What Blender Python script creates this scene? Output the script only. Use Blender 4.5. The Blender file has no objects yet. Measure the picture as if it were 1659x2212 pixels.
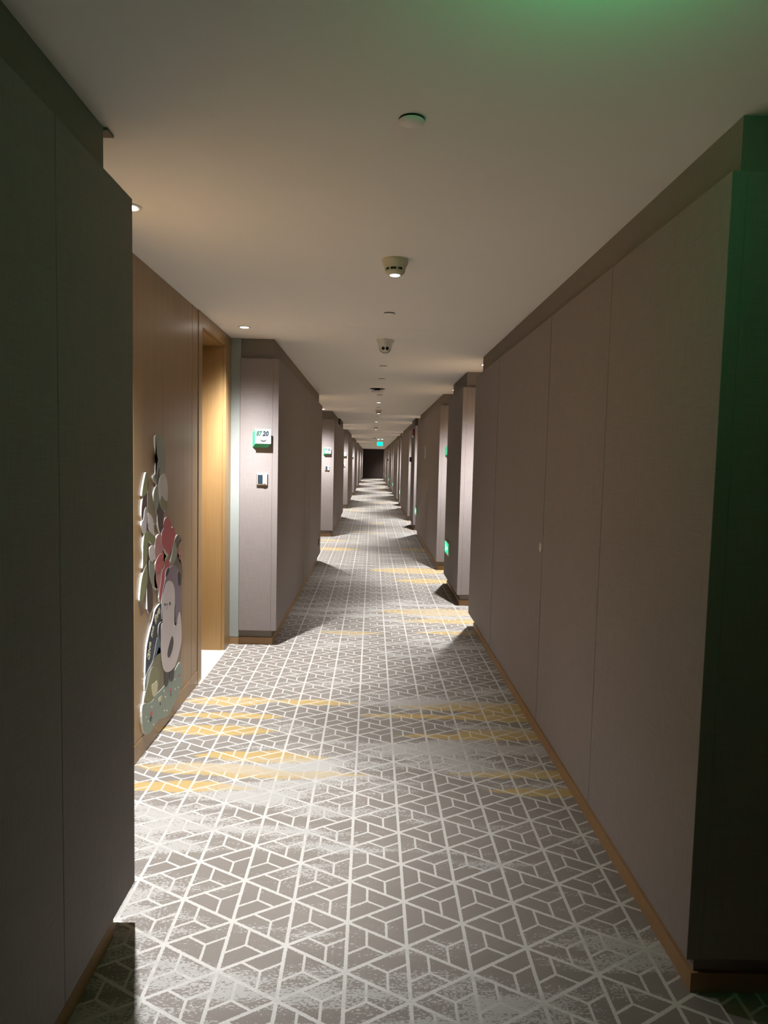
import bpy, bmesh, math, random
from mathutils import Vector, Matrix
random.seed(4)
C = bpy.context.scene.collection
PI = math.pi

# ------------------------------------------------------------------ dimensions (metres)
HC = 2.425                       # ceiling height
XL, XLP, XLW = -0.784, -0.740, -1.120    # left: base wall, fabric panel face, wood alcove wall
XR, XRP, XRW = 0.955, 0.914, 1.290       # right: base wall, fabric panel face, niche wall
ZB, ZT = 0.120, 2.268            # bottom and top of the fabric panels
Y0, Y1 = -2.6, 57.0              # corridor ends
PL, PR = 7.90, 7.85              # bay lengths left and right

# ------------------------------------------------------------------ camera
cd = bpy.data.cameras.new('camera'); cam = bpy.data.objects.new('camera', cd); C.objects.link(cam)
cd.sensor_fit = 'HORIZONTAL'; cd.sensor_width = 36.0; cd.lens = 1493.33/1659*36.0
cd.clip_start = 0.02; cd.clip_end = 200
def set_camera():
    f, vx, vy, roll = 1493.33, 804.1, 994.28, 0.0233
    v = Vector(((vx-829.5)/f, (vy-1106.0)/f, 1.0)).normalized()
    d = Vector((-roll, 1.0, 0.0)); d.z = -(d.dot(v))/v.z; d.normalize()
    xw = d.cross(v)                       # world axes written in camera space (right, down, forward)
    right = Vector((xw.x, v.x, -d.x)); down = Vector((xw.y, v.y, -d.y)); fwd = Vector((xw.z, v.z, -d.z))
    m = Matrix((right, -down, -fwd)).transposed().to_4x4()
    m.translation = Vector((0, 0, 1.5)); cam.matrix_world = m
set_camera()
bpy.context.scene.camera = cam

# ------------------------------------------------------------------ world, exposure
w = bpy.data.worlds.new('world'); bpy.context.scene.world = w; w.use_nodes = True
w.node_tree.nodes['Background'].inputs[0].default_value = (0, 0, 0, 1)
w.node_tree.nodes['Background'].inputs[1].default_value = 0.0
vs = bpy.context.scene.view_settings
vs.view_transform = 'Standard'; vs.look = 'None'; vs.gamma = 1.0; vs.use_curve_mapping = False
vs.exposure = 0.08
try:
    cy = bpy.context.scene.cycles
    cy.max_bounces = 12; cy.diffuse_bounces = 8; cy.sample_clamp_indirect = 4.0
except Exception: pass
LAMP_W = 1080.0                   # each downlight
LAMP_SIZE, LAMP_BLEND = math.radians(142), 1.0

# ------------------------------------------------------------------ shader helper: small expression language over Math nodes
class NT:
    def __init__(s, name, rough=0.7, spec=0.3):
        s.m = bpy.data.materials.new(name); s.m.use_nodes = True; s.t = s.m.node_tree
        s.b = s.t.nodes['Principled BSDF']; s.b.inputs['Roughness'].default_value = rough
        s.b.inputs['Specular IOR Level'].default_value = spec
    def n(s, kind, **kw):
        nd = s.t.nodes.new(kind)
        for k, v in kw.items(): setattr(nd, k, v)
        return nd
    def put(s, sock, v):
        if isinstance(v, V): s.t.links.new(v.s, sock)
        elif isinstance(v, bpy.types.NodeSocket): s.t.links.new(v, sock)
        else: sock.default_value = v
    def math(s, op, *a, clamp=False):
        nd = s.n('ShaderNodeMath', operation=op); nd.use_clamp = clamp
        for i, x in enumerate(a): s.put(nd.inputs[i], x)
        return V(s, nd.outputs[0])
    def pos(s):
        g = s.n('ShaderNodeNewGeometry'); x = s.n('ShaderNodeSeparateXYZ'); s.t.links.new(g.outputs['Position'], x.inputs[0])
        return [V(s, x.outputs[i]) for i in range(3)]
    def vec(s, x, y, z):
        c = s.n('ShaderNodeCombineXYZ')
        for i, q in enumerate((x, y, z)): s.put(c.inputs[i], q)
        return c.outputs[0]
    def noise(s, vec, scale=1.0, detail=2.0, rough=0.5):
        nd = s.n('ShaderNodeTexNoise'); nd.inputs['Scale'].default_value = scale
        nd.inputs['Detail'].default_value = detail; nd.inputs['Roughness'].default_value = rough
        s.t.links.new(vec, nd.inputs['Vector']); return V(s, nd.outputs[0])
    def mix(s, f, a, b):
        nd = s.n('ShaderNodeMix', data_type='RGBA'); s.put(nd.inputs[0], f)
        s.put(nd.inputs[6], a if isinstance(a, bpy.types.NodeSocket) else (*a, 1)); s.put(nd.inputs[7], b if isinstance(b, bpy.types.NodeSocket) else (*b, 1))
        return nd.outputs[2]
    def step(s, x, lo, hi):        # smooth ramp; a falling one when lo > hi
        if lo > hi: return 1.0 - s.step(x, hi, lo)
        nd = s.n('ShaderNodeMapRange', interpolation_type='SMOOTHSTEP'); s.put(nd.inputs[0], x)
        nd.inputs[1].default_value = lo; nd.inputs[2].default_value = hi
        return V(s, nd.outputs[0])
    def color(s, c): s.put(s.b.inputs['Base Color'], c if isinstance(c, bpy.types.NodeSocket) else (*c, 1))
    def bump(s, h, strength=0.2, dist=0.002):
        nd = s.n('ShaderNodeBump'); nd.inputs['Strength'].default_value = strength; nd.inputs['Distance'].default_value = dist
        s.put(nd.inputs['Height'], h); s.t.links.new(nd.outputs[0], s.b.inputs['Normal'])
class V:
    def __init__(s, nt, sock): s.nt, s.s = nt, sock
    def __add__(s, o): return s.nt.math('ADD', s, o)
    __radd__ = __add__
    def __sub__(s, o): return s.nt.math('SUBTRACT', s, o)
    def __rsub__(s, o): return s.nt.math('SUBTRACT', o, s)
    def __mul__(s, o): return s.nt.math('MULTIPLY', s, o)
    __rmul__ = __mul__
    def abs(s): return s.nt.math('ABSOLUTE', s)
    def frac(s): return s.nt.math('FRACT', s)
    def lt(s, o): return s.nt.math('LESS_THAN', s, o)
    def min(s, o): return s.nt.math('MINIMUM', s, o)
    def max(s, o): return s.nt.math('MAXIMUM', s, o)

def plain(name, col, rough=0.6, metal=0.0, spec=0.3, var=0.06, scale=30):
    m = NT(name, rough, spec); x, y, z = m.pos()
    k = m.noise(m.vec(x, y, z), scale, 3)
    m.color(m.mix(k, tuple(c*(1-var) for c in col), tuple(min(1, c*(1+var)) for c in col)))
    m.b.inputs['Metallic'].default_value = metal
    return m.m
def glow(name, col, strength):
    m = NT(name); m.color(tuple(min(1, c) for c in col)); m.b.inputs['Emission Color'].default_value = (*col, 1)
    m.b.inputs['Emission Strength'].default_value = strength; return m.m

def fabric(name, col, amt=0.16):          # woven linen wall covering, threads both ways
    m = NT(name, 0.85, 0.2); x, y, z = m.pos(); h = x + y
    a = m.noise(m.vec(h*420, z*9, 0), 1, 2); b = m.noise(m.vec(h*9, z*420, 3), 1, 2)
    big = m.noise(m.vec(h*1.2, z*0.9, 7), 1, 3)
    k = (a*0.5 + b*0.5 - 0.5)*2.2 + 0.5 + (big-0.5)*0.35
    m.color(m.mix(m.math('ADD', k, 0.0, clamp=True), tuple(c*(1-amt) for c in col), tuple(c*(1+amt) for c in col)))
    m.bump(a + b, 0.25, 0.0006); return m.m
def wood(name, c1, c2, rough=0.42, spec=0.4):
    m = NT(name, rough, spec); x, y, z = m.pos(); h = x + y
    a = m.noise(m.vec(h*160, z*2.2, 0), 1, 3); b = m.noise(m.vec(h*14, z*0.5, 5), 1, 2)
    k = m.math('ADD', (a-0.5)*1.1 + (b-0.5)*0.9, 0.5, clamp=True)
    m.color(m.mix(k, c1, c2)); m.bump(a, 0.08, 0.0005); return m.m
def carpet(name):
    m = NT(name, 0.95, 0.1); x, y, z = m.pos()
    P = m.vec(x, y, 0.0)
    wob = m.noise(m.vec(x*240, y*240, 0), 1, 1)
    wob2 = m.noise(m.vec(x*240, y*240, 9), 1, 1)
    xx = x + (wob-0.5)*0.006; yy = y + (wob2-0.5)*0.006
    a = (xx + 0.0465)*(1/0.1865); b = (yy - 1.924)*(1/0.2195)
    f1 = a.frac(); f2 = (b - a*0.5).frac(); f3 = (0.0 - b - a*0.5).frac()
    down = m.math('GREATER_THAN', f1 + f2 + f3, 1.5)
    # weights of the three corners of the triangle that the point lies in
    B = [f*(1.0 - down) + (1.0 - f)*down for f in (f1, f2, f3)]
    edge = (B[0]*0.98).min(B[1]).min(B[2]).lt(0.030)
    arms = [((B[k]-1/3).abs().lt(0.022)) * (B[k-1].lt(1/3)) for k in range(3)]
    line = edge.max(arms[0]).max(arms[1]).max(arms[2])
    # worn pale streaks lying across the corridor, broken up into speckles
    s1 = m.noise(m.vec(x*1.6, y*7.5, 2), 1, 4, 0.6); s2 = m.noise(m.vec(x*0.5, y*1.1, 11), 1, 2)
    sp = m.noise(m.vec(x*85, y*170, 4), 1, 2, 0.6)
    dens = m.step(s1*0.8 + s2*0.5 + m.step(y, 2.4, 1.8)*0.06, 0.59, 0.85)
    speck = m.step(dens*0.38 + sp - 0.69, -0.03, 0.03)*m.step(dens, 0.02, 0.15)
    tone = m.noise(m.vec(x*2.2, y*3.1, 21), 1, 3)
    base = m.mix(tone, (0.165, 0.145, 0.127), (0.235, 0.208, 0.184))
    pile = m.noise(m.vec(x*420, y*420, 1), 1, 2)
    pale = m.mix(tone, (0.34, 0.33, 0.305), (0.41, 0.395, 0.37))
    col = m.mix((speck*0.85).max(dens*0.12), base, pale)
    # yellow brush strokes
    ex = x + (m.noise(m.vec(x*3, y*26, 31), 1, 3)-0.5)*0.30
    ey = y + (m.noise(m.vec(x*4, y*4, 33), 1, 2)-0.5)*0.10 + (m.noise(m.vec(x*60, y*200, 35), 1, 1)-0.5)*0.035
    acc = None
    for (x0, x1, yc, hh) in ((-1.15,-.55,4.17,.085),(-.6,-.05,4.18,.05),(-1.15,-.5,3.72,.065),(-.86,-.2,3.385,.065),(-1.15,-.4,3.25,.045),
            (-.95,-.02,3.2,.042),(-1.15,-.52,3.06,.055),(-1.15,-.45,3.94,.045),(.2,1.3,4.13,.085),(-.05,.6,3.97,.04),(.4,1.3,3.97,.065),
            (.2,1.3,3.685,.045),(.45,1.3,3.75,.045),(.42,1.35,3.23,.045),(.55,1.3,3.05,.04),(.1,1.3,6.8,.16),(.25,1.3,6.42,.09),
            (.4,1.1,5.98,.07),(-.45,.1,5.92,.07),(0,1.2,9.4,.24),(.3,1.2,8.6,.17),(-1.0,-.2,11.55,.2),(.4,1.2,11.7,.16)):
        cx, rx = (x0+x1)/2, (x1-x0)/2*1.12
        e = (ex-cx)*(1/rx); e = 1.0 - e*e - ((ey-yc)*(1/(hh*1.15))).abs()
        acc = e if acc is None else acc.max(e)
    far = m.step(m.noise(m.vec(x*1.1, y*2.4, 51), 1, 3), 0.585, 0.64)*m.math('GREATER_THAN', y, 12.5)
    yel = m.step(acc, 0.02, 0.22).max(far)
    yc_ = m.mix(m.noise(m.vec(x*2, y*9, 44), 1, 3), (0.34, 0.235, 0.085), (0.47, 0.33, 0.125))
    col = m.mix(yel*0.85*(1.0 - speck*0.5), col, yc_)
    lc = m.mix(yel*0.35, (0.46, 0.44, 0.41), (0.50, 0.43, 0.28))
    soft = m.math('MULTIPLY', speck*dens, 0.8)
    col = m.mix(line*(1.0 - soft), col, lc)
    k = pile*0.5 + 0.75
    hs = m.n('ShaderNodeMix', data_type='RGBA', blend_type='MULTIPLY'); hs.inputs[0].default_value = 1.0
    m.put(hs.inputs[6], col); m.put(hs.inputs[7], m.vec(k, k, k)); m.color(hs.outputs[2])
    m.bump(pile + line*0.4, 0.5, 0.003)
    return m.m
def stone(name):
    m = NT(name, 0.35, 0.5); x, y, z = m.pos()
    k = m.noise(m.vec(x, y, z), 14, 5); m.color(m.mix(m.step(k, .4, .65), (0.62, 0.56, 0.44), (0.74, 0.69, 0.58))); return m.m

M = dict(
    ceiling=plain('ceiling_paint', (0.885, 0.86, 0.81), 0.9, spec=0.1, var=0.015, scale=3),
    fabric=fabric('mauve_linen', (0.240, 0.209, 0.200)),
    base=fabric('grey_wallpaper', (0.212, 0.188, 0.165), 0.08),
    pale=fabric('pale_grey_green_cladding', (0.31, 0.33, 0.31), 0.08),
    wood=wood('oak_veneer', (0.265, 0.155, 0.062), (0.375, 0.235, 0.100), 0.36, 0.5),
    skirt=wood('oak_skirting', (0.25, 0.15, 0.07), (0.34, 0.21, 0.10)),
    carpet=carpet('patterned_carpet'), stone=stone('pale_marble'),
    dark=plain('shadow_gap_black', (0.012, 0.010, 0.009), 0.8),
    shutter=plain('dark_bronze', (0.035, 0.022, 0.016), 0.5),
    enddoor=fabric('dark_brown_end_cladding', (0.05, 0.033, 0.028), 0.1),
    white=plain('white_plastic', (0.74, 0.73, 0.68), 0.4), cream=plain('ivory_plastic', (0.62, 0.57, 0.44), 0.4),
    black=plain('black_plastic', (0.015, 0.015, 0.017), 0.25, spec=0.5), lens=plain('camera_lens', (0.03, 0.035, 0.04), 0.08, spec=0.8),
    steel=plain('satin_steel', (0.62, 0.60, 0.56), 0.3, metal=1.0), screen=plain('dark_glass', (0.02, 0.035, 0.05), 0.1, spec=0.6),
    green=plain('green_acrylic', (0.05, 0.42, 0.20), 0.35), plate=plain('white_acrylic', (0.31, 0.325, 0.32), 0.4, var=0.01),
    ink_green=plain('green_ink', (0.01, 0.085, 0.05), 0.5), ink_navy=plain('navy_ink', (0.008, 0.014, 0.03), 0.5),
    ink_olive=plain('olive_ink', (0.17, 0.16, 0.02), 0.5), red=plain('red_plastic', (0.20, 0.015, 0.01), 0.4),
    lamp=glow('lit_lamp_lens', (1.0, 0.97, 0.92), 25.0), glim=glow('lit_sensor_window', (0.85, 0.93, 1.0), 3.0),
    exitgreen=glow('lit_green_sign', (0.0, 0.80, 0.33), 1.1), exitwhite=glow('lit_white_pictogram', (0.75, 1.0, 0.9), 1.5),
    hanggreen=glow('bright_green_sign', (0.0, 0.85, 0.40), 2.2), overgreen=glow('overhead_green_sign', (0.03, 0.85, 0.28), 11.0),
)

# ------------------------------------------------------------------ mesh helpers
def bm_box(bm, x0, x1, y0, y1, z0, z1, bevel=0.0):
    if x0 > x1: x0, x1 = x1, x0
    r = bmesh.ops.create_cube(bm, size=1.0)
    for v in r['verts']:
        v.co = Vector(((x0+x1)/2 + v.co.x*(x1-x0), (y0+y1)/2 + v.co.y*(y1-y0), (z0+z1)/2 + v.co.z*(z1-z0)))
    if bevel:
        es = list({e for v in r['verts'] for e in v.link_edges})
        bmesh.ops.bevel(bm, geom=es, offset=bevel, segments=1, affect='EDGES', profile=0.5)
def bm_lathe(bm, prof, seg=32):            # profile of (radius, z), closed rings round the z axis
    rings = []
    for r, z in prof:
        rings.append([bm.verts.new((max(r, 1e-5)*math.cos(2*PI*i/seg), max(r, 1e-5)*math.sin(2*PI*i/seg), z)) for i in range(seg)])
    for a, b in zip(rings, rings[1:]):
        for i in range(seg):
            f = bm.faces.new((a[i], a[(i+1) % seg], b[(i+1) % seg], b[i])); f.smooth = True
def link(o, parent=None):
    C.objects.link(o)
    if parent: o.parent = parent
    return o
def obj(name, bm, mat, parent=None, loc=None, smooth=False):
    me = bpy.data.meshes.new(name); bmesh.ops.recalc_face_normals(bm, faces=bm.faces); bm.to_mesh(me); bm.free()
    for m in (mat if isinstance(mat, (list, tuple)) else [mat]): me.materials.append(m)
    o = bpy.data.objects.new(name, me)
    if loc: o.location = loc
    return link(o, parent)
def box(name, mat, parent, x0, x1, y0, y1, z0, z1, bevel=0.0):
    bm = bmesh.new(); bm_box(bm, x0, x1, y0, y1, z0, z1, bevel); return obj(name, bm, mat, parent)
def boxes(name, mat, lst, parent=None):
    bm = bmesh.new()
    for b in lst: bm_box(bm, *b)
    return obj(name, bm, mat, parent)
def tag(o, label, cat, group=None, kind=None):
    o['label'] = label; o['category'] = cat
    if group: o['group'] = group
    if kind: o['kind'] = kind
    return o
def thing(name, label, cat, loc=(0, 0, 0), rot=(0, 0, 0), group=None):
    o = bpy.data.objects.new(name, None); o.location = loc; o.rotation_euler = rot; o.empty_display_size = 0.1
    return tag(link(o), label, cat, group)
def copy_tree(root, loc, label, group=None):
    r = root.copy(); C.objects.link(r); r.location = loc; r['label'] = label
    if group: r['group'] = group
    for ch in root.children:
        c = ch.copy(); C.objects.link(c); c.parent = r
        for g in ch.children:
            d = g.copy(); C.objects.link(d); d.parent = c
    return r
def text_mesh(name, s, size, mat, parent, loc, rot, shear=0.0, depth=0.0006, width=None):
    cu = bpy.data.curves.new(name, 'FONT'); cu.body = s; cu.size = size; cu.shear = shear; cu.extrude = depth
    cu.offset = size*0.035; cu.resolution_u = 4; cu.align_x = 'LEFT'
    t = bpy.data.objects.new(name, cu); C.objects.link(t)
    bpy.context.view_layer.update()
    me = bpy.data.meshes.new_from_object(t.evaluated_get(bpy.context.evaluated_depsgraph_get()))
    C.objects.unlink(t); bpy.data.objects.remove(t)
    me.materials.clear(); me.materials.append(mat)
    if width:
        xs = [v.co.x for v in me.vertices]; k = width/(max(xs)-min(xs)); mn = min(xs)
        for v in me.vertices: v.co.x = (v.co.x-mn)*k
    o = bpy.data.objects.new(name, me); o.location = loc; o.rotation_euler = rot
    return link(o, parent)
ORD = ['first', 'second', 'third', 'fourth', 'fifth', 'sixth', 'seventh', 'eighth']

# ================================================================== SETTING
fl = box('floor', M['carpet'], None, -1.14, 1.31, Y0, Y1, -0.06, 0.0)
tag(fl, 'taupe carpet with a pale triangle lattice and yellow brush strokes running down the corridor', 'floor', kind='structure')

# ceiling in three board runs with fine joints
ce = box('ceiling', M['ceiling'], None, -1.75, 1.75, Y0-0.1, Y1+0.1, HC+0.02, HC+0.12)
tag(ce, 'flat cream painted ceiling over the whole corridor', 'ceiling', kind='structure')
for a, b in ((Y0-0.1, 4.929), (4.932, 15.76), (15.80, Y1+0.1)):
    box('ceiling_board', M['ceiling'], ce, -1.75, 1.75, a, b, HC, HC+0.019)

NL = [(-2.6, 2.05)] + [(5.5+PL*k, min(10.04+PL*k, Y1)) for k in range(7)]       # left piers (base wall)
NL = [p for p in NL if p[0] < Y1-0.5]
RL = []                                                                          # right piers
for k in range(8):
    if k == 0: RL.append((1.87, 6.13))
    else: RL.append((1.67+PR*k, min(6.20+PR*k, Y1)))
    if 8.36+PR*k < Y1: RL.append((7.16+PR*k, 8.36+PR*k))
RL = [(-2.6, 0.85)] + [p for p in RL if p[0] < Y1-0.5]
DL = [(4.57-PL*0 + PL*k, 5.29 + PL*k) for k in range(7) if 5.3+PL*k < Y1]        # left door openings
TH = 0.62
# left wall: slab behind the alcoves with door recesses, plus the piers
lst = []; y = Y0
for (a, b) in DL:
    lst.append((-1.75, XLW-0.02, y, a-0.0, 0, HC)); lst.append((-1.75, -1.40, a, b, 0, HC)); lst.append((-1.40, XLW-0.02, a, b, 2.335, HC)); y = b
lst.append((-1.75, XLW-0.02, y, Y1, 0, HC))
for a, b in NL: lst.append((XLW-0.03, XL, a, b, 0, HC))
wl = boxes('wall_left', M['base'], lst); tag(wl, 'long left corridor wall of mauve fabric piers with wood-lined door alcoves between', 'wall', kind='structure')
# right wall
lst = [(XRW+0.02, 1.75, Y0, Y1, 0, HC)]
for a, b in RL: lst.append((XR, XRW+0.03, a, b, 0, HC))
wr = boxes('wall_right', M['base'], lst); tag(wr, 'long right corridor wall of mauve fabric panels broken by narrow door niches', 'wall', kind='structure')
we = boxes('wall_end', M['enddoor'], [(-1.75, 1.75, Y1, Y1+0.12, 0, HC)]); tag(we, 'dark brown wall closing the far end of the corridor', 'wall', kind='structure')
box('end_panel', M['enddoor'], we, -0.70, 0.60, Y1-0.03, Y1, 0.02, 2.28, 0.004); box('end_panel', M['enddoor'], we, 0.61, 0.93, Y1-0.02, Y1, 0.02, 2.28, 0.004)
wb = boxes('wall_back', M['base'], [(-1.75, 1.75, Y0-0.12, Y0, 0, HC)]); tag(wb, 'plain grey wall closing the corridor behind the viewer', 'wall', kind='structure')

# fabric panels: one object each, 3 mm joints
def panels(wall, side, a, b, seams, near=True, far_cap=0.11, depth=None):
    xf = XLP if side < 0 else XRP; xb = (XLW if side < 0 else XRW)
    xs = XL if side < 0 else XR
    ys = [a-(0.04 if near else 0)] + seams + [b+far_cap]
    n = len(ys)-1
    for i in range(n):
        s0 = 0 if i == 0 else 0.002; s1 = 0 if i == n-1 else 0.002
        for s, wv in WIDE.items():
            if i > 0 and abs(ys[i]-s) < 1e-3: s0 = wv/2
            if i < n-1 and abs(ys[i+1]-s) < 1e-3: s1 = wv/2
        y0, y1 = ys[i]+s0, ys[i+1]-s1
        bm = bmesh.new(); bm_box(bm, xf, xs, y0, y1, ZB, ZT, 0.0012)
        obj('fabric_panel', bm, M['fabric'], wall)
    # panel on the pier's end that faces the viewer, and on its far end
    inner = (XLW+0.08) if side < 0 else (XRW-0.08)
    if near: box('fabric_panel', M['fabric'], wall, xs, inner, a-0.04, a, ZB, ZT, 0.0025)
    if far_cap and b < Y1-0.2: box('fabric_panel', M['fabric'], wall, xs, inner, b, b+far_cap, ZB, ZT, 0.0025)
WIDE = {7.66: 0.012, 3.633: 0.009, 5.10: 0.014, 1.65: 0.0016}
for i, (a, b) in enumerate(NL):
    if i == 0: panels(wl, -1, a, b, [0.1, 1.65], near=False)
    elif i == 1: panels(wl, -1, a, b, [7.66, 8.32])
    elif b-a > 3: panels(wl, -1, a, b, [a+2.16, a+2.82])
    else: panels(wl, -1, a, b, [], far_cap=0)
for i, (a, b) in enumerate(RL):
    if i == 0: panels(wr, 1, a, b, [], near=False)
    elif i == 1: panels(wr, 1, a, b, [2.72, 3.633, 5.10], far_cap=0.13)
    elif b-a > 3: panels(wr, 1, a, b, [a+1.76, a+3.23])
    elif b-a > 1: panels(wr, 1, a, b, [])
    else: panels(wr, 1, a, b, [], far_cap=0)
for s, x0, x1, nm in ((7.66, XL, XL+0.012, wl), (3.633, XR-0.012, XR, wr), (5.10, XR-0.012, XR, wr)):
    box('painted_joint_shade', M['dark'], nm, x0, x1, s-0.02, s+0.02, ZB+0.004, ZT-0.004)  # added black strips that paint in the shade inside the wide joints
# baseboards
def board_runs(piers, x, xback, sgn):
    out = []
    for a, b in piers:
        out.append((x, x+0.011*sgn, a-0.011, b+0.011, 0, 0.058))
        out.append((xback, x, a-0.011, a, 0, 0.058)); 
        if b < Y1-0.2: out.append((xback, x, b, b+0.011, 0, 0.058))
    return out
bl = boxes('baseboard_left', M['skirt'], board_runs(NL, XL, XLW, 1)); tag(bl, 'thin oak baseboard along the left fabric piers', 'baseboard', kind='structure')
br = boxes('baseboard_right', M['skirt'], board_runs(RL, XR, XRW, -1)); tag(br, 'thin oak baseboard along the right fabric panels', 'baseboard', kind='structure')
# wood lining of the alcoves on the left, panel by panel
for k, (a, b) in enumerate(DL):
    y0 = NL[k][1] + 0.0; y1 = NL[k+1][0] if k+1 < len(NL) else Y1
    q = lambda n, *s: box(n, M['wood'], wl, *s, 0.0015)
    q('wood_panel', XLW-0.02, XLW, y0, a-1.30, 0.098, HC)
    q('wood_panel', XLW-0.02, XLW, a-1.297, a-0.243, 0.098, HC)
    q('wood_panel', XLW-0.02, XLW, a-0.240, a-0.098, 0.098, HC)
    q('wood_skirting', XLW-0.02, XLW+0.002, y0, a-0.098, 0.0, 0.095)
    q('door_frame', XLW-0.02, XLW+0.004, a-0.095, a, 0.0, HC)
    q('door_frame', XLW-0.02, XLW+0.004, b, y1-0.01, 0.0, HC)
    box('return_cladding', M['pale'], wl, XLW, XLW+0.079, y1-0.012, y1, 0.060, HC, 0.001)
    q('door_head', XLW-0.02, XLW+0.004, a, b, 2.335, HC)
    q('door_jamb', -1.40, XLW-0.02, b-0.004, b+0.02, 0.0, 2.335); q('door_jamb', -1.40, XLW-0.02, a-0.02, a+0.004, 0.0, 2.335)
    q('door_jamb', -1.40, XLW-0.02, a, b, 2.329, 2.345)
    box('threshold', M['stone'], fl, -1.40, XLW+0.022, a-0.09, b, -0.02, 0.004)
    d = box('door_%d' % (k+1), M['wood'], None, -1.40, -1.36, a+0.006, b-0.006, 0.008, 2.325, 0.002)
    tag(d, 'oak veneer guest room door set back in the %s alcove on the left' % ORD[k], 'door', kind='structure')
    bm = bmesh.new(); bm_box(bm, -1.36, -1.352, a+0.07, a+0.13, 0.95, 1.20, 0.003); bm_box(bm, -1.352, -1.31, a+0.09, a+0.105, 1.05, 1.065); bm_box(bm, -1.32, -1.308, a+0.085, a+0.22, 1.048, 1.067, 0.004)
    obj('door_handle', bm, M['steel'], d)
# doors in the right niches
nd = len(DL)
gaps = [(RL[i][1], RL[i+1][0]) for i in range(len(RL)-1)]
for i, (a, b) in enumerate(gaps):
    if b-a < 0.5: continue
    nd += 1
    c0, c1 = a+0.14, b-0.06
    box('door_frame', M['wood'], wr, XRW, XRW+0.02, a, c0, 0, HC, 0.0015); box('door_frame', M['wood'], wr, XRW, XRW+0.02, c1, b, 0, HC, 0.0015)
    box('door_head', M['wood'], wr, XRW, XRW+0.02, c0, c1, 2.335, HC, 0.0015)
    d = box('door_%d' % nd, M['wood'], None, XRW+0.006, XRW+0.03, c0+0.003, c1-0.003, 0.006, 2.332, 0.002)
    tag(d, 'oak veneer door in the %s niche on the right, counted from the viewer' % (ORD[i] if i < 8 else ['ninth','tenth','eleventh','twelfth','thirteenth','fourteenth','fifteenth','sixteenth'][i-8]), 'door', kind='structure')
    obj('door_handle', (lambda bm: (bm_box(bm, XRW-0.002, XRW+0.006, c0+0.05, c0+0.11, 0.95, 1.20, 0.003), bm)[1])(bmesh.new()), M['steel'], d)
# fire shutter housing across the corridor at y = 15.8
tr = boxes('trim_1', M['shutter'], [(XL-0.02, XLP, 15.75, 17.2, ZT+0.002, HC-0.001), (XRP, XR+0.02, 15.0, 16.25, ZT+0.002, HC-0.001)])
tag(tr, 'dark bronze fire shutter guides above the panels on both walls', 'trim', kind='structure')
tr2 = box('trim_2', M['base'], None, XL-0.05, XL+0.012, 2.052, 2.10, HC-0.008, HC)
tag(tr2, 'small brown trim piece under the ceiling at the end of the nearest left wall', 'trim', kind='structure')

# ================================================================== CEILING FITTINGS
def make_downlight():
    t = thing('downlight', '', 'downlight')
    bm = bmesh.new(); bm_lathe(bm, [(0.030, 0.0), (0.029, -0.004), (0.042, -0.006), (0.046, -0.004), (0.047, 0.0)]); obj('trim_ring', bm, M['white'], t)
    bm = bmesh.new(); bm_lathe(bm, [(0.0, -0.003), (0.029, -0.003), (0.029, 0.0)]); obj('lamp_lens', bm, M['lamp'], t)
    ld = bpy.data.lights.new('lamp_beam', 'SPOT'); ld.energy = LAMP_W; ld.spot_size = LAMP_SIZE; ld.spot_blend = LAMP_BLEND
    ld.shadow_soft_size = 0.018; ld.color = (0.97, 0.98, 1.0)
    ld.use_nodes = True; nt = ld.node_tree; em = nt.nodes['Emission']       # reflector's beam profile: bright core, weak tail
    tc = nt.nodes.new('ShaderNodeTexCoord'); sx = nt.nodes.new('ShaderNodeSeparateXYZ'); nt.links.new(tc.outputs['Normal'], sx.inputs[0])
    ab = nt.nodes.new('ShaderNodeMath'); ab.operation = 'ABSOLUTE'; nt.links.new(sx.outputs[2], ab.inputs[0])
    pw = nt.nodes.new('ShaderNodeMath'); pw.operation = 'POWER'; nt.links.new(ab.outputs[0], pw.inputs[0]); pw.inputs[1].default_value = 10.0
    cp = nt.nodes.new('ShaderNodeMath'); cp.operation = 'MINIMUM'; nt.links.new(pw.outputs[0], cp.inputs[0]); cp.inputs[1].default_value = 0.47
    nt.links.new(cp.outputs[0], em.inputs['Strength'])
    l = bpy.data.objects.new('lamp_beam', ld); l.location = (0, 0, -0.03); link(l, t)
    return t
dl0 = make_downlight(); used = [False]
def downlight(x, y, label):
    g = 'recessed downlights in the door alcoves'
    if not used[0]:
        used[0] = True; dl0.location = (x, y, HC); dl0['label'] = label; dl0['group'] = g; return dl0
    return copy_tree(dl0, (x, y, HC), label, g)
for k in range(7):
    for j, yy in enumerate((2.68, 5.02)):
        if yy + PL*k < Y1-0.3:
            downlight(-0.93, yy+PL*k, 'lit recessed downlight over the %s end of the %s left alcove, counted from the viewer' % (('near', 'far')[j], ORD[k]))
for k in range(7):
    for j, yy in enumerate((6.60, 8.95)):
        if yy + PR*k < Y1-0.3:
            downlight(1.045, yy+PR*k, 'lit recessed downlight over the %s of the %s pair of door niches on the right' % (('nearer', 'farther')[j], ORD[k]))

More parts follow.
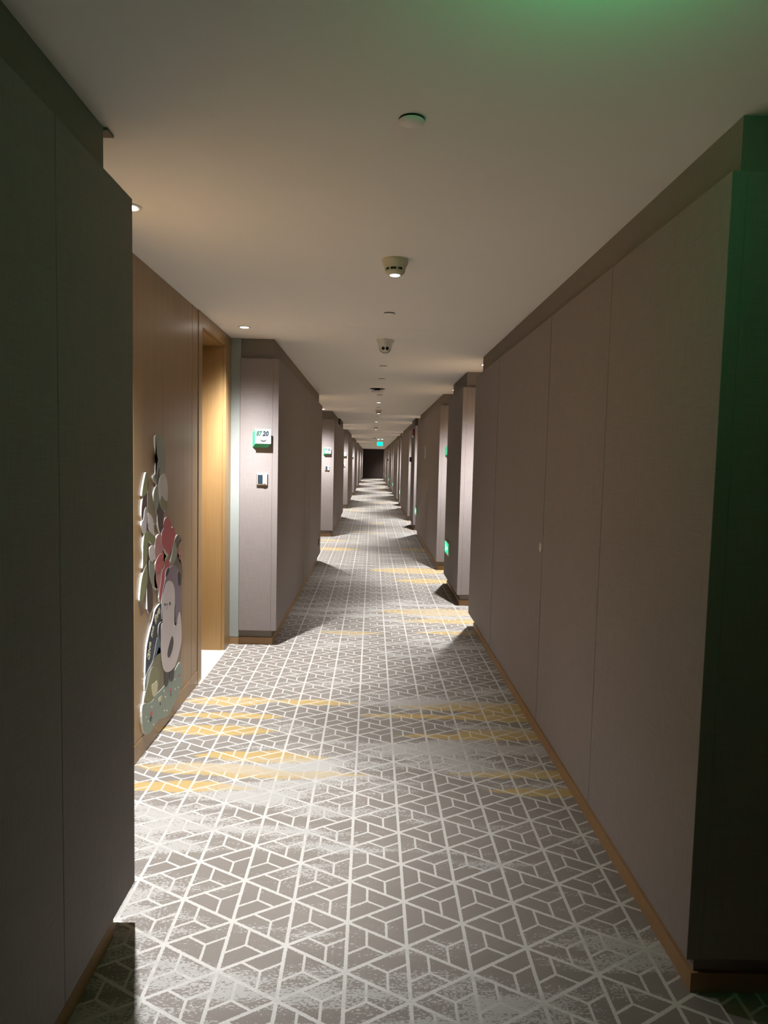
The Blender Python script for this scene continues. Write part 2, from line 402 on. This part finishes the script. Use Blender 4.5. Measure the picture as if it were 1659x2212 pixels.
# small lit indicator lamps on the centre line
def make_glim():
    t = thing('emergency_lamp', '', 'lamp')
    bm = bmesh.new(); bm_lathe(bm, [(0.034, 0.0), (0.034, -0.006), (0.040, -0.006), (0.042, 0.0)]); obj('trim_ring', bm, M['white'], t)
    bm = bmesh.new(); bm_lathe(bm, [(0.0, -0.008), (0.025, -0.0075), (0.034, -0.003)]); obj('lamp_lens', bm, M['glim'], t)
    return t
g0 = make_glim(); g0.location = (0.083, 11.13, HC); g0['label'] = 'small round lit emergency lamp on the centre line just before the first left pier with a second door sign'; g0['group'] = 'small emergency lamps on the ceiling centre line'
g0['label'] = 'nearer of the two small lit emergency lamps on the ceiling centre line'
copy_tree(g0, (0.080, 16.7, HC), 'farther of the two small lit emergency lamps, beyond the ceiling joint', g0['group'])

# concealed sprinkler cover plates
def make_cover():
    t = thing('sprinkler_cover', '', 'sprinkler cover')
    bm = bmesh.new(); bm_lathe(bm, [(0.0, -0.005), (0.0355, -0.005), (0.0355, 0.0)]); obj('collar', bm, M['dark'], t)
    bm = bmesh.new(); bm_lathe(bm, [(0.0, -0.0065), (0.0355, -0.0065), (0.036, -0.0055), (0.036, -0.005), (0.0, -0.005)], 40); obj('cover_plate', bm, M['ceiling'], t)
    return t
cv = make_cover(); cvl = [(1.95, 'round cream sprinkler cover plate nearest the viewer, green light on its rim'), (4.43, 'round sprinkler cover plate between the smoke detector and the dome camera'),
    (6.87, 'sprinkler cover plate first beyond the dome camera'), (7.93, 'sprinkler cover plate second beyond the dome camera'), (9.88, 'sprinkler cover plate just beyond the hanging saucer fitting'),
    (12.2, 'sprinkler cover plate beyond the nearer emergency lamp, before the small smoke detector'), (14.77, 'sprinkler cover plate last before the ceiling joint')]
for i, (yy, lb) in enumerate(cvl):
    if i == 0: cv.location = (0.087, yy, HC); cv['label'] = lb; cv['group'] = 'sprinkler cover plates on the ceiling centre line'
    else: copy_tree(cv, (0.088, yy, HC), lb, cv['group'])

# smoke detectors
def make_detector():
    t = thing('smoke_detector', '', 'smoke detector')
    bm = bmesh.new(); bm_lathe(bm, [(0.061, 0.0), (0.061, -0.006), (0.057, -0.024), (0.054, -0.025), (0.048, -0.042)], 48); obj('mounting_base', bm, M['cream'], t)
    bm = bmesh.new(); bm_lathe(bm, [(0.040, -0.038), (0.040, -0.054)], 40); obj('inner_cage', bm, M['black'], t)
    bm = bmesh.new()
    for i in range(8):
        a = 2*PI*i/8 + 0.2
        r = bmesh.ops.create_cube(bm, size=1.0)
        for v in r['verts']:
            v.co = Vector((0.0445 + v.co.x*0.006, v.co.y*0.007, -0.0465 + v.co.z*0.014)); v.co = Matrix.Rotation(a, 3, 'Z') @ v.co
    obj('cage_rib', bm, M['cream'], t)['kind'] = 'stuff'
    bm = bmesh.new(); bm_lathe(bm, [(0.046, -0.052), (0.045, -0.058), (0.034, -0.068), (0.028, -0.070)], 48); obj('sensor_cap', bm, M['cream'], t)
    bm = bmesh.new(); bm_lathe(bm, [(0.024, -0.0695), (0.021, -0.072), (0.0, -0.073)], 40); obj('lit_window', bm, M['glim'], t)
    return t
sd = make_detector(); sd.location = (0.086, 3.27, HC); sd['label'] = 'cream smoke detector nearest the viewer, slotted cage and bright lit underside'; sd['group'] = 'ceiling smoke detectors'
copy_tree(sd, (0.097, 12.75, HC), 'small smoke detector just beyond the nearer emergency lamp', sd['group'])
copy_tree(sd, (0.081, 19.2, HC), 'smoke detector first beyond the ceiling joint', sd['group'])
copy_tree(sd, (0.060, 28.5, HC), 'smoke detector hanging just before the green hanging exit sign', sd['group'])
# dome camera with two round eyes
t = thing('dome_camera', 'white turret security camera with two dark round lenses facing down the corridor', 'security camera', (0.080, 5.41, HC))
bm = bmesh.new(); bm_lathe(bm, [(0.066, 0.0), (0.066, -0.016), (0.063, -0.019), (0.060, -0.019), (0.050, -0.060), (0.044, -0.074)], 48); obj('housing', bm, M['white'], t)
bm = bmesh.new(); bmesh.ops.create_uvsphere(bm, u_segments=32, v_segments=20, radius=0.043)
for v in bm.verts: v.co += Vector((0, -0.014, -0.066))
for f in bm.faces: f.smooth = True
eb = obj('eyeball', bm, M['white'], t)
def disc_to(bm, c, nrm, r, th):
    q = Vector(nrm).normalized().to_track_quat('Z', 'Y').to_matrix()
    b2 = bmesh.new(); bm_lathe(b2, [(0.0, th), (r*0.85, th), (r, 0.0), (r, -th), (0, -th)], 24)
    off = len(bm.verts)
    vs_ = [bm.verts.new(q @ v.co + Vector(c)) for v in b2.verts]
    b2.verts.index_update()
    for f in b2.faces: bm.faces.new([vs_[v.index] for v in f.verts])
    b2.free()
for sx, mt, nm in ((-0.0165, 'lens', 'lens'), (0.0165, 'lens', 'infrared_window')):
    d = Vector((sx/0.043, -0.93, -0.10)).normalized()
    bm = bmesh.new(); disc_to(bm, Vector((0, -0.014, -0.066)) + d*0.0405, d, 0.0135, 0.004); obj(nm, bm, M[mt], eb)
bm = bmesh.new(); bm_lathe(bm, [(0.042, -0.001), (0.045, -0.002), (0.045, 0.002), (0.042, 0.001)], 40)
for v in bm.verts: v.co = Matrix.Rotation(math.radians(58), 3, 'X') @ v.co + Vector((0, -0.016, -0.064))
obj('seam_ring', bm, M['black'], eb)
# saucer fitting hanging under a dark opening
t = thing('hanging_saucer_fitting', 'white saucer hanging a little below a dark round opening in the ceiling', 'ceiling fitting', (0.045, 9.05, HC))
bm = bmesh.new(); bm_lathe(bm, [(0.0, -0.002), (0.098, -0.002), (0.100, 0.0)], 40); obj('dark_opening', bm, M['dark'], t)
bm = bmesh.new(); bm_lathe(bm, [(0.035, -0.002), (0.035, -0.026), (0.055, -0.028)], 24); obj('neck', bm, M['black'], t)
bm = bmesh.new(); bm_lathe(bm, [(0.055, -0.022), (0.070, -0.026), (0.075, -0.034), (0.066, -0.044), (0.0, -0.048)], 40); obj('saucer', bm, M['white'], t)

# ================================================================== GREEN SIGNS
def figure(bm, s, x):      # running person and arrow, in the sign's own plane (u right, v up); plate faces -x, u along -y
    polys = []
    def circ(cx, cy, r): return [(cx+r*math.cos(i*PI/5), cy+r*math.sin(i*PI/5)) for i in range(10)]
    polys.append(circ(-0.045, 0.046, 0.011))
    polys.append([(-0.055, 0.032), (-0.035, 0.034), (-0.040, 0.0), (-0.062, -0.004)])
    polys.append([(-0.037, 0.034), (-0.030, 0.028), (-0.012, 0.012), (-0.018, 0.006), (-0.036, 0.020)])
    polys.append([(-0.055, 0.032), (-0.085, 0.018), (-0.086, 0.006), (-0.080, 0.008), (-0.078, 0.014), (-0.056, 0.022)])
    polys.append([(-0.052, 0.0), (-0.040, 0.0), (-0.024, -0.020), (-0.030, -0.046), (-0.040, -0.044), (-0.036, -0.022)])
    polys.append([(-0.062, -0.003), (-0.050, 0.0), (-0.058, -0.026), (-0.088, -0.034), (-0.090, -0.025), (-0.066, -0.019)])
    polys.append([(0.02, 0.008), (0.075, 0.008), (0.075, 0.028), (0.115, 0.0), (0.075, -0.028), (0.075, -0.008), (0.02, -0.008)])
    for p in polys:
        a = [bm.verts.new((x, -u*s, v*s)) for u, v in p]; b = [bm.verts.new((x+0.001, -u*s, v*s)) for u, v in p]
        bm.faces.new(a); bm.faces.new(b[::-1])
        for i in range(len(a)): bm.faces.new((a[i], a[(i+1) % len(a)], b[(i+1) % len(a)], b[i]))
def make_low_sign():
    t = thing('exit_sign', '', 'exit sign')
    box('casing', M['cream'], t, -0.016, 0.0, -0.185, 0.185, -0.085, 0.070, 0.003)
    box('lit_panel', M['exitgreen'], t, -0.019, -0.016, -0.175, 0.175, -0.062, 0.062, 0.001)
    bm = bmesh.new(); figure(bm, 1.15, -0.0205); obj('pictogram', bm, M['exitwhite'], t)
    return t
es = make_low_sign(); grp = 'low green running-person signs on the right wall'
names = ['first', 'second', 'third', 'fourth', 'fifth', 'sixth', 'seventh']
for i, yy in enumerate((8.08, 13.95, 22.1, 29.5, 37.0, 45.3, 52.6)):
    lb = 'lit green running-person exit sign low on the right wall, %s from the viewer' % names[i]
    if i == 0: es.location = (XRP, yy, 0.495); es['label'] = lb; es['group'] = grp
    else: copy_tree(es, (XRP, yy, 0.495), lb, grp)
# hanging sign far down the corridor
t = thing('hanging_exit_sign', 'bright green exit sign hanging from the ceiling far down the corridor', 'exit sign', (0.315, 30.0, HC))
box('casing', M['steel'], t, -0.13, 0.13, 0.0, 0.03, -0.30, -0.12, 0.004); box('lit_panel', M['hanggreen'], t, -0.12, 0.12, -0.006, 0.0, -0.29, -0.13, 0.001)
box('hanger_rod', M['steel'], t, -0.10, -0.092, 0.010, 0.018, -0.12, 0.0); box('hanger_rod', M['steel'], t, 0.092, 0.10, 0.010, 0.018, -0.12, 0.0)
bm = bmesh.new(); figure(bm, 1.3, -0.0075); p = obj('pictogram', bm, M['exitwhite'], t)
p.rotation_euler = (0, 0, PI/2)
# overhead sign, above the viewer and out of the picture; it tints the ceiling and the right pier green
t = thing('overhead_exit_sign', 'green exit sign hanging under the ceiling above the viewer', 'exit sign', (0.40, 1.10, HC))
box('casing', M['steel'], t, -0.17, 0.17, 0.0, 0.02, -0.145, -0.02, 0.003); box('lit_panel', M['overgreen'], t, -0.16, 0.16, 0.02, 0.024, -0.140, -0.025, 0.001); box('lit_panel', M['overgreen'], t, -0.16, 0.16, -0.004, 0.0, -0.140, -0.025, 0.001)
box('hanger_rod', M['steel'], t, -0.12, -0.112, 0.006, 0.014, -0.02, 0.0); box('hanger_rod', M['steel'], t, 0.112, 0.12, 0.006, 0.014, -0.02, 0.0)

# ================================================================== ROOM SIGNS AND CARD READERS
def room_sign(y, label, num, x=-0.853, grp='white room signs with green backs on the left piers'):
    t = thing('room_sign', label, 'room sign', (x, y, 1.665), group=grp)
    # slanted green body between an offset back and the white front plate
    bm = bmesh.new()
    fr = [(-0.060, -0.056), (0.060, -0.056), (0.060, 0.056), (-0.060, 0.056)]
    f = [bm.verts.new((x, -0.030, z)) for x, z in fr]; b = [bm.verts.new((x-0.028, 0.0, z-0.030)) for x, z in fr]
    bm.faces.new(f); bm.faces.new(b[::-1])
    for i in range(4): bm.faces.new((f[i], b[i], b[(i+1) % 4], f[(i+1) % 4]))
    obj('green_back', bm, M['green'], t)
    box('front_plate', M['plate'], t, -0.0625, 0.0625, -0.037, -0.0295, -0.0575, 0.0575, 0.0015)
    if num:
        text_mesh('digits', num[:2], 0.050, M['ink_green'], t, (-0.052, -0.0375, 0.006), (PI/2, 0, 0), 0.22, width=0.045)
        text_mesh('digits', num[2:], 0.050, M['ink_navy'], t, (-0.006, -0.0375, 0.006), (PI/2, 0, 0), 0.22, width=0.050)
    bm = bmesh.new(); n = 12; o_, i_ = [], []
    for i in range(n+1):
        a = math.radians(200 + 140*i/n); w_ = 0.0042*math.sin(PI*i/n)+0.0008
        for r, l_ in ((0.026+w_/2, o_), (0.026-w_/2, i_)): l_.append(bm.verts.new((0.003 + r*math.cos(a), -0.0388, -0.012 + r*0.9*math.sin(a))))
    for i in range(n): bm.faces.new((o_[i], o_[i+1], i_[i+1], i_[i]))
    bmesh.ops.solidify(bm, geom=bm.faces[:], thickness=0.0006)
    obj('smile_mark', bm, M['ink_olive'], t)
room_sign(5.46, 'white room sign reading 8720 with a slanted green back, on the nearest left pier', '8720')
room_sign(5.46+PL, 'white room sign reading 8722, on the second left pier', '8722')
room_sign(5.46+PL*2, 'white room sign seen edge-on at the third left pier', '')
room_sign(5.46+PL*3, 'tiny white room sign seen edge-on at the fourth left pier', '')
def reader(y, label):
    t = thing('card_reader', label, 'card reader', (-0.862, y, 1.330), group='square card readers under the room signs')
    box('frame', M['steel'], t, -0.044, 0.044, -0.010, 0.0, -0.046, 0.046, 0.002)
    box('bezel', M['cream'], t, -0.038, 0.038, -0.0125, -0.010, -0.040, 0.040, 0.001)
    box('screen', M['screen'], t, -0.034, 0.006, -0.0145, -0.0125, -0.034, 0.036, 0.0008)
    box('button_bar', M['white'], t, 0.009, 0.030, -0.0165, -0.0125, -0.034, 0.036, 0.001)
for k, s in enumerate(('nearest', 'second', 'third')):
    reader(5.46+PL*k, 'square silver card reader with dark screen under the room sign on the %s left pier' % s)

# ================================================================== SMALL WALL FITTINGS
t = thing('cylinder_lock', 'small oval chrome lock beside the joint in the right wall panels', 'lock', (XRP, 3.668, 1.057))
bm = bmesh.new(); bm_lathe(bm, [(0.019, 0.0), (0.019, 0.004), (0.015, 0.006), (0.0125, 0.006), (0.012, 0.002)], 28)
for v in bm.verts: v.co = Vector((-v.co.z, v.co.x, v.co.y*1.35))
obj('escutcheon', bm, M['steel'], t)
bm = bmesh.new(); bm_lathe(bm, [(0.012, 0.002), (0.0, 0.002)], 24)
for v in bm.verts: v.co = Vector((-v.co.z, v.co.x, v.co.y*1.35))
obj('recess', bm, M['black'], t)
bm = bmesh.new(); bm_lathe(bm, [(0.006, 0.0), (0.006, 0.008), (0.0, 0.0085)], 20)
for v in bm.verts: v.co = Vector((-v.co.z, v.co.x, v.co.y-0.003))
obj('key_barrel', bm, M['steel'], t)
t = thing('wall_socket', 'dark socket plate low on the far part of the nearest left pier', 'socket', (XLP, 9.80, 0.32))
box('plate', M['shutter'], t, 0.0, 0.008, -0.06, 0.06, -0.045, 0.045, 0.002); box('outlet', M['black'], t, 0.008, 0.010, -0.035, 0.035, -0.025, 0.025, 0.001)
def alarm(y, label):
    t = thing('fire_alarm_sounder', label, 'fire alarm', (XRP, y, 2.13), group='red fire alarm sounders high on the right wall')
    box('back_box', M['red'], t, -0.035, 0.0, -0.07, 0.07, -0.075, 0.075, 0.006)
    bm = bmesh.new(); bm_lathe(bm, [(0.030, 0.0), (0.028, 0.022), (0.018, 0.034), (0.0, 0.038)], 20)
    for v in bm.verts: v.co = Vector((-v.co.z-0.020, v.co.x, v.co.y-0.085))
    obj('strobe_lens', bm, M['white'], t)
alarm(15.25, 'dark red fire alarm sounder with white strobe, nearer one on the right wall'); alarm(38.6, 'tiny red fire alarm sounder, farther one on the right wall')
def callpoint(y, label):
    t = thing('call_point', label, 'call point', (XRP, y, 1.54), group='dark call points on the right wall')
    box('casing', M['black'], t, -0.045, 0.0, -0.05, 0.05, -0.055, 0.055, 0.006); box('press_plate', M['red'], t, -0.047, -0.045, -0.03, 0.03, -0.03, 0.03, 0.001)
callpoint(16.15, 'dark boxy call point below the nearer fire alarm on the right wall'); callpoint(39.3, 'tiny dark call point below the farther fire alarm')
t = thing('door_notice', 'narrow pale notice strip on the right wall panels beyond the second niche', 'notice', (XRP, 12.0, 1.66))
box('strip', M['white'], t, -0.003, 0.0, -0.035, 0.035, -0.105, 0.105, 0.0008)
room_sign(9.48, 'room sign of the right-hand niche, only the dark edge of its green back showing', '', 1.08, 'room signs in the right niches')

# ================================================================== CUT-OUT PICTURE BOARD ON THE WOOD WALL
PC = dict(trunk=(0.075, 0.042, 0.038), sage=(0.27, 0.28, 0.215), olive=(0.22, 0.225, 0.105), pale=(0.62, 0.56, 0.54), mauve=(0.50, 0.44, 0.44), tan=(0.24, 0.19, 0.115),
    pink=(0.52, 0.235, 0.235), red=(0.47, 0.085, 0.105), coral=(0.55, 0.125, 0.13), cream=(0.62, 0.58, 0.38), bark=(0.16, 0.115, 0.085), navy=(0.022, 0.032, 0.055),
    blue=(0.085, 0.135, 0.19), moss=(0.19, 0.175, 0.09), meadow=(0.24, 0.31, 0.265), white=(0.78, 0.80, 0.75), dark=(0.028, 0.022, 0.026), lilac=(0.245, 0.175, 0.225),
    white2=(0.68, 0.60, 0.61), grey=(0.50, 0.44, 0.46))
pm = {k: plain('print_'+k, v, 0.45, var=0.05, scale=12) for k, v in PC.items()}
edge = plain('board_edge_white', (0.85, 0.84, 0.80), 0.5)
SH=[('tree_trunk','trunk',0,[(3.638,1.527),(3.664,1.44),(3.649,1.264),(3.711,1.216),(3.704,1.113),(3.652,1.091),(3.609,1.166),(3.623,1.261),(3.588,1.359),(3.595,1.441)]),
('leaf','sage',1,[(3.575,1.599),(3.645,1.604),(3.711,1.59),(3.749,1.515),(3.741,1.394),(3.652,1.387),(3.645,1.44),(3.609,1.401),(3.588,1.359),(3.546,1.373),(3.537,1.394),(3.574,1.406),(3.588,1.449),(3.617,1.479),(3.588,1.514),(3.572,1.556)]),
('tree_trunk','trunk',0,[(3.389,1.304),(3.446,1.326),(3.446,1.234),(3.439,1.151),(3.481,0.978),(3.486,0.892),(3.524,0.82),(3.523,0.712),(3.443,0.729),(3.434,0.984),(3.4,1.114),(3.376,1.178),(3.357,1.208),(3.364,1.26)]),
('leaf','tan',1,[(3.446,1.297),(3.46,1.375),(3.512,1.315),(3.567,1.204),(3.594,1.163),(3.566,1.144),(3.498,1.188),(3.452,1.217)]),
('leaf','sage',1,[(3.623,1.349),(3.567,1.329),(3.539,1.288),(3.546,1.236),(3.58,1.197),(3.616,1.231),(3.638,1.283)]),
('leaf','olive',2,[(3.645,1.265),(3.696,1.279),(3.78,1.248),(3.757,1.199),(3.696,1.212),(3.659,1.237)]),
('pale_leaf','pale',3,[(3.726,1.404),(3.78,1.348),(3.785,1.302),(3.772,1.253),(3.711,1.27),(3.674,1.289),(3.645,1.265),(3.62,1.331),(3.645,1.383)]),
('leaf','olive',1,[(3.428,1.415),(3.46,1.384),(3.446,1.322),(3.395,1.299),(3.37,1.299),(3.364,1.309),(3.383,1.353),(3.402,1.385)]),
('pale_leaf','mauve',2,[(3.427,1.244),(3.438,1.227),(3.429,1.132),(3.4,1.114),(3.363,1.15),(3.36,1.175),(3.382,1.186),(3.401,1.229)]),
('pale_leaf','pale',2,[(3.455,1.213),(3.525,1.182),(3.546,1.128),(3.552,1.089),(3.511,1.106),(3.465,1.145),(3.45,1.184)]),
('leaf','olive',1,[(3.426,1.132),(3.485,1.109),(3.566,1.083),(3.573,1.056),(3.525,1.045),(3.458,1.07),(3.444,0.983),(3.399,0.948),(3.368,0.949),(3.387,0.991),(3.379,1.054),(3.4,1.114)]),
('pale_leaf','pale',2,[(3.511,1.042),(3.552,1.033),(3.555,0.976),(3.524,0.956),(3.477,0.983),(3.471,1.026)]),
('leaf','sage',1,[(3.471,0.971),(3.524,0.954),(3.566,0.931),(3.565,0.878),(3.608,0.796),(3.524,0.833),(3.477,0.893)]),
('leaf','olive',1,[(3.425,0.952),(3.447,0.919),(3.44,0.857),(3.392,0.803),(3.342,0.788),(3.327,0.799),(3.332,0.831),(3.355,0.893),(3.386,0.929)]),
('petal','pink',2,[(3.659,1.086),(3.587,1.076),(3.559,1.027),(3.566,0.97),(3.587,0.958),(3.666,0.974),(3.726,0.97),(3.711,1.008),(3.681,1.048)]),
('petal','red',3,[(3.772,1.166),(3.836,1.137),(3.852,1.098),(3.885,1.102),(3.923,1.072),(3.918,1.035),(3.868,0.988),(3.82,0.952),(3.788,0.957),(3.726,0.997),(3.674,1.04),(3.681,1.097),(3.719,1.111),(3.711,1.144)]),
('petal','pink',1,[(3.572,0.895),(3.551,0.872),(3.565,0.817),(3.622,0.797),(3.636,0.741),(3.658,0.732),(3.684,0.881),(3.637,0.893)]),
('petal','red',2,[(3.757,0.938),(3.828,0.909),(3.82,0.882),(3.741,0.872),(3.726,0.824),(3.666,0.739),(3.629,0.751),(3.666,0.839),(3.681,0.877),(3.711,0.908)]),
('petal','coral',4,[(3.711,0.974),(3.637,0.978),(3.587,0.958),(3.559,0.932),(3.572,0.899),(3.622,0.891),(3.696,0.906),(3.757,0.947)]),
('stamen','cream',5,[(3.696,0.992),(3.741,0.972),(3.78,0.953),(3.749,0.939),(3.711,0.895),(3.708,0.897),(3.734,0.941),(3.688,0.93),(3.749,0.953),(3.726,0.97)]),
('twig','bark',0,[(3.918,1.011),(3.961,1.04),(4.004,1.044),(4.067,1.008),(4.022,1.003),(3.978,0.975),(3.987,0.915),(4.077,0.847),(4.086,0.791),(4.059,0.745),(4.053,0.496),(3.92,0.528),(3.852,0.83),(3.844,0.888),(3.918,0.915),(3.944,0.96)]),
('leaf','sage',1,[(3.918,1.02),(3.97,0.932),(3.852,0.877),(3.817,0.887),(3.885,0.967)]),
('berry','red',1,[(3.987,0.969),(4.008,0.961),(4.008,0.936),(3.987,0.934),(3.978,0.955)]),
('berry','red',1,[(4.022,0.93),(4.044,0.922),(4.04,0.897),(4.019,0.896),(4.008,0.912)]),
('brown_hill','tan',0,[(3.985,0.61),(4.036,0.541),(4.068,0.475),(4.083,0.413),(4.069,0.335),(4.038,0.274),(3.946,0.256),(3.757,0.261),(3.669,0.342),(3.66,0.503)]),
('night_hill','navy',1,[(3.683,0.709),(3.619,0.71),(3.561,0.692),(3.525,0.65),(3.49,0.618),(3.451,0.573),(3.422,0.517),(3.41,0.383),(3.474,0.423),(3.569,0.445),(3.635,0.483),(3.721,0.486),(3.721,0.646)]),
('stream','blue',2,[(3.602,0.544),(3.66,0.487),(3.669,0.448),(3.585,0.451),(3.489,0.423),(3.435,0.385),(3.406,0.315),(3.404,0.38),(3.451,0.415),(3.528,0.447)]),
('bush_hill','moss',2,[(3.635,0.483),(3.686,0.411),(3.757,0.309),(3.73,0.248),(3.584,0.244),(3.488,0.232),(3.397,0.259),(3.375,0.258),(3.405,0.326),(3.466,0.405),(3.585,0.456)]),
('round_bush','olive',3,[(3.544,0.406),(3.618,0.368),(3.628,0.303),(3.568,0.25),(3.488,0.237),(3.412,0.274),(3.402,0.307),(3.45,0.36),(3.489,0.403)]),
('meadow','meadow',4,[(4.038,0.28),(4.074,0.228),(4.07,0.165),(4.039,0.122),(3.947,0.085),(3.831,0.059),(3.757,0.053),(3.634,0.09),(3.567,0.089),(3.472,0.081),(3.411,0.098),(3.367,0.143),(3.35,0.237),(3.375,0.267),(3.488,0.234),(3.584,0.244),(3.739,0.245),(3.907,0.268),(3.986,0.284)]),
('pale_bud','cream',5,[(3.552,0.317),(3.585,0.317),(3.601,0.29),(3.584,0.249),(3.536,0.245),(3.504,0.282),(3.504,0.32)]),
('pale_bud','cream',5,[(3.634,0.211),(3.669,0.207),(3.66,0.186),(3.626,0.185),(3.611,0.203)]),
('tulip','red',5,[(3.83,0.192),(3.859,0.186),(3.849,0.169),(3.827,0.173),(3.816,0.186)]),
('tulip','red',5,[(3.482,0.186),(3.511,0.18),(3.503,0.16),(3.48,0.164),(3.469,0.178)]),
('tulip','red',5,[(3.997,0.22),(4.017,0.218),(4.013,0.203),(3.997,0.205),(3.987,0.215)]),
('tulip_stem','dark',5,[(3.488,0.161),(3.497,0.157),(3.511,0.137),(3.494,0.148),(3.491,0.132),(3.48,0.136),(3.466,0.151)]),
('tulip_stem','dark',5,[(3.836,0.169),(3.844,0.167),(3.844,0.141),(3.834,0.144)]),
('tulip_stem','dark',5,[(3.641,0.182),(3.648,0.18),(3.655,0.159),(3.638,0.165)]),
('white_dot','white',5,[(3.411,0.185),(3.419,0.177),(3.426,0.179),(3.419,0.186)]),
('white_dot','white',5,[(3.438,0.152),(3.446,0.145),(3.454,0.146),(3.446,0.154)]),
('white_dot','white',5,[(3.496,0.206),(3.504,0.199),(3.512,0.2),(3.504,0.208)]),
('white_dot','white',5,[(3.709,0.109),(3.717,0.1),(3.726,0.102),(3.717,0.11)]),
('white_dot','white',5,[(3.757,0.091),(3.766,0.082),(3.775,0.084),(3.766,0.092)]),
('white_dot','white',5,[(3.73,0.178),(3.739,0.17),(3.748,0.171),(3.739,0.179)]),
('white_dot','white',5,[(3.907,0.219),(3.917,0.21),(3.927,0.212),(3.917,0.221)]),
('white_dot','white',5,[(3.952,0.28),(3.962,0.272),(3.972,0.274),(3.962,0.282)]),
('white_dot','white',5,[(3.977,0.149),(3.987,0.14),(3.997,0.142),(3.987,0.151)]),
('white_dot','white',5,[(3.703,0.22),(3.712,0.212),(3.721,0.214),(3.712,0.222)]),
('white_dot','white',5,[(3.522,0.104),(3.53,0.096),(3.538,0.098),(3.53,0.106)]),
('white_dot','white',5,[(3.913,0.159),(3.923,0.151),(3.933,0.152),(3.923,0.161)]),
('leg','dark',5,[(3.73,0.329),(3.808,0.305),(3.793,0.238),(3.751,0.229),(3.721,0.251)]),
('leg','dark',5,[(3.83,0.314),(3.903,0.303),(3.897,0.232),(3.849,0.226),(3.815,0.247)]),
('head','lilac',3,[(3.848,0.882),(3.944,0.87),(4.004,0.827),(4.049,0.745),(4.046,0.596),(4.026,0.555),(3.906,0.538),(3.695,0.599),(3.673,0.678),(3.686,0.758),(3.739,0.833),(3.793,0.872)]),
('ear','dark',4,[(3.802,0.884),(3.811,0.861),(3.748,0.839),(3.741,0.864),(3.766,0.882)]),
('ear','dark',4,[(3.974,0.826),(4.014,0.828),(4.041,0.792),(4.035,0.748),(3.994,0.749),(3.974,0.792)]),
('arm','dark',4,[(3.669,0.611),(3.622,0.606),(3.61,0.557),(3.66,0.482),(3.695,0.493),(3.695,0.599)]),
('body','white2',6,[(3.811,0.809),(3.886,0.775),(3.915,0.703),(3.906,0.554),(3.945,0.528),(4.005,0.588),(4.036,0.552),(4.058,0.426),(4.027,0.37),(3.926,0.296),(3.793,0.298),(3.703,0.339),(3.66,0.419),(3.657,0.54),(3.661,0.597),(3.683,0.607),(3.674,0.646),(3.686,0.732),(3.73,0.787),(3.757,0.806)]),
('belly_patch','dark',7,[(3.868,0.482),(3.887,0.442),(3.858,0.4),(3.802,0.377),(3.771,0.403),(3.793,0.44),(3.839,0.477)]),
('paw','white2',7,[(3.726,0.553),(3.72,0.532),(3.702,0.522),(3.681,0.527),(3.664,0.546),(3.657,0.571),(3.664,0.592),(3.681,0.602),(3.702,0.597),(3.72,0.578)]),
('paw','white2',7,[(3.955,0.482),(3.948,0.459),(3.928,0.449),(3.904,0.455),(3.885,0.476),(3.877,0.502),(3.884,0.525),(3.904,0.535),(3.928,0.529),(3.948,0.509)]),
('eye','dark',7,[(3.739,0.69),(3.735,0.685),(3.726,0.684),(3.718,0.688),(3.714,0.695),(3.718,0.7),(3.727,0.701),(3.735,0.697)]),
('eye','dark',7,[(3.83,0.676),(3.826,0.67),(3.817,0.669),(3.808,0.674),(3.804,0.682),(3.808,0.688),(3.817,0.689),(3.826,0.684)]),
('nose','dark',7,[(3.775,0.683),(3.769,0.681),(3.758,0.683),(3.753,0.688),(3.758,0.69),(3.769,0.688)]),
('muzzle','grey',7,[(3.776,0.666),(3.773,0.66),(3.764,0.657),(3.753,0.66),(3.744,0.666),(3.741,0.674),(3.744,0.68),(3.753,0.682),(3.764,0.68),(3.773,0.673)])]

board = thing('picture_board', 'flat cut-out board of branches, red flowers and a cartoon bear on the oak alcove wall', 'picture board', (XLW, 3.70, 0.0))
def smooth_closed(p, n=4):
    if len(p) < 5: return p
    out = []; L = len(p)
    for i in range(L):
        a, b, c, d = p[i-1], p[i], p[(i+1) % L], p[(i+2) % L]
        for j in range(n):
            t_ = j/n
            out.append(tuple(0.5*((2*b[k]) + (-a[k]+c[k])*t_ + (2*a[k]-5*b[k]+4*c[k]-d[k])*t_*t_ + (-a[k]+3*b[k]-3*c[k]+d[k])*t_**3) for k in (0, 1)))
    return out
for (nm, col, lay, pts) in SH:
    p = smooth_closed(pts, 3); fx = 0.0085 + 0.0006*lay
    bm = bmesh.new()
    back = 0.0006 if lay < 5 else fx-0.0008
    f = [bm.verts.new((fx, y-3.70, z)) for y, z in p]; b = [bm.verts.new((back, y-3.70, z)) for y, z in p]
    ff = bm.faces.new(f); ff.material_index = 0; bf = bm.faces.new(b[::-1]); bf.material_index = 1
    for i in range(len(f)):
        q = bm.faces.new((f[i], b[i], b[(i+1) % len(f)], f[(i+1) % len(f)])); q.material_index = 1 if lay < 5 else 0
    bmesh.ops.triangulate(bm, faces=[ff, bf])
    obj(nm, bm, [pm[col], edge], board)
for s, y, z, ang, wd, sz in (('Give', 3.462, 0.462, 71, 0.092, 0.052), ('me', 3.508, 0.566, 57, 0.058, 0.050), ('five', 3.562, 0.622, 34, 0.100, 0.062)):
    a = math.radians(ang)
    o = text_mesh('lettering', s, sz, pm['cream'], board, (0.0122, y-3.70, z), (0, 0, 0), 0.1, 0.0005, wd)
    o.rotation_euler = (Matrix(((0, 0, 1), (math.cos(a), -math.sin(a), 0), (math.sin(a), math.cos(a), 0)))).to_euler()
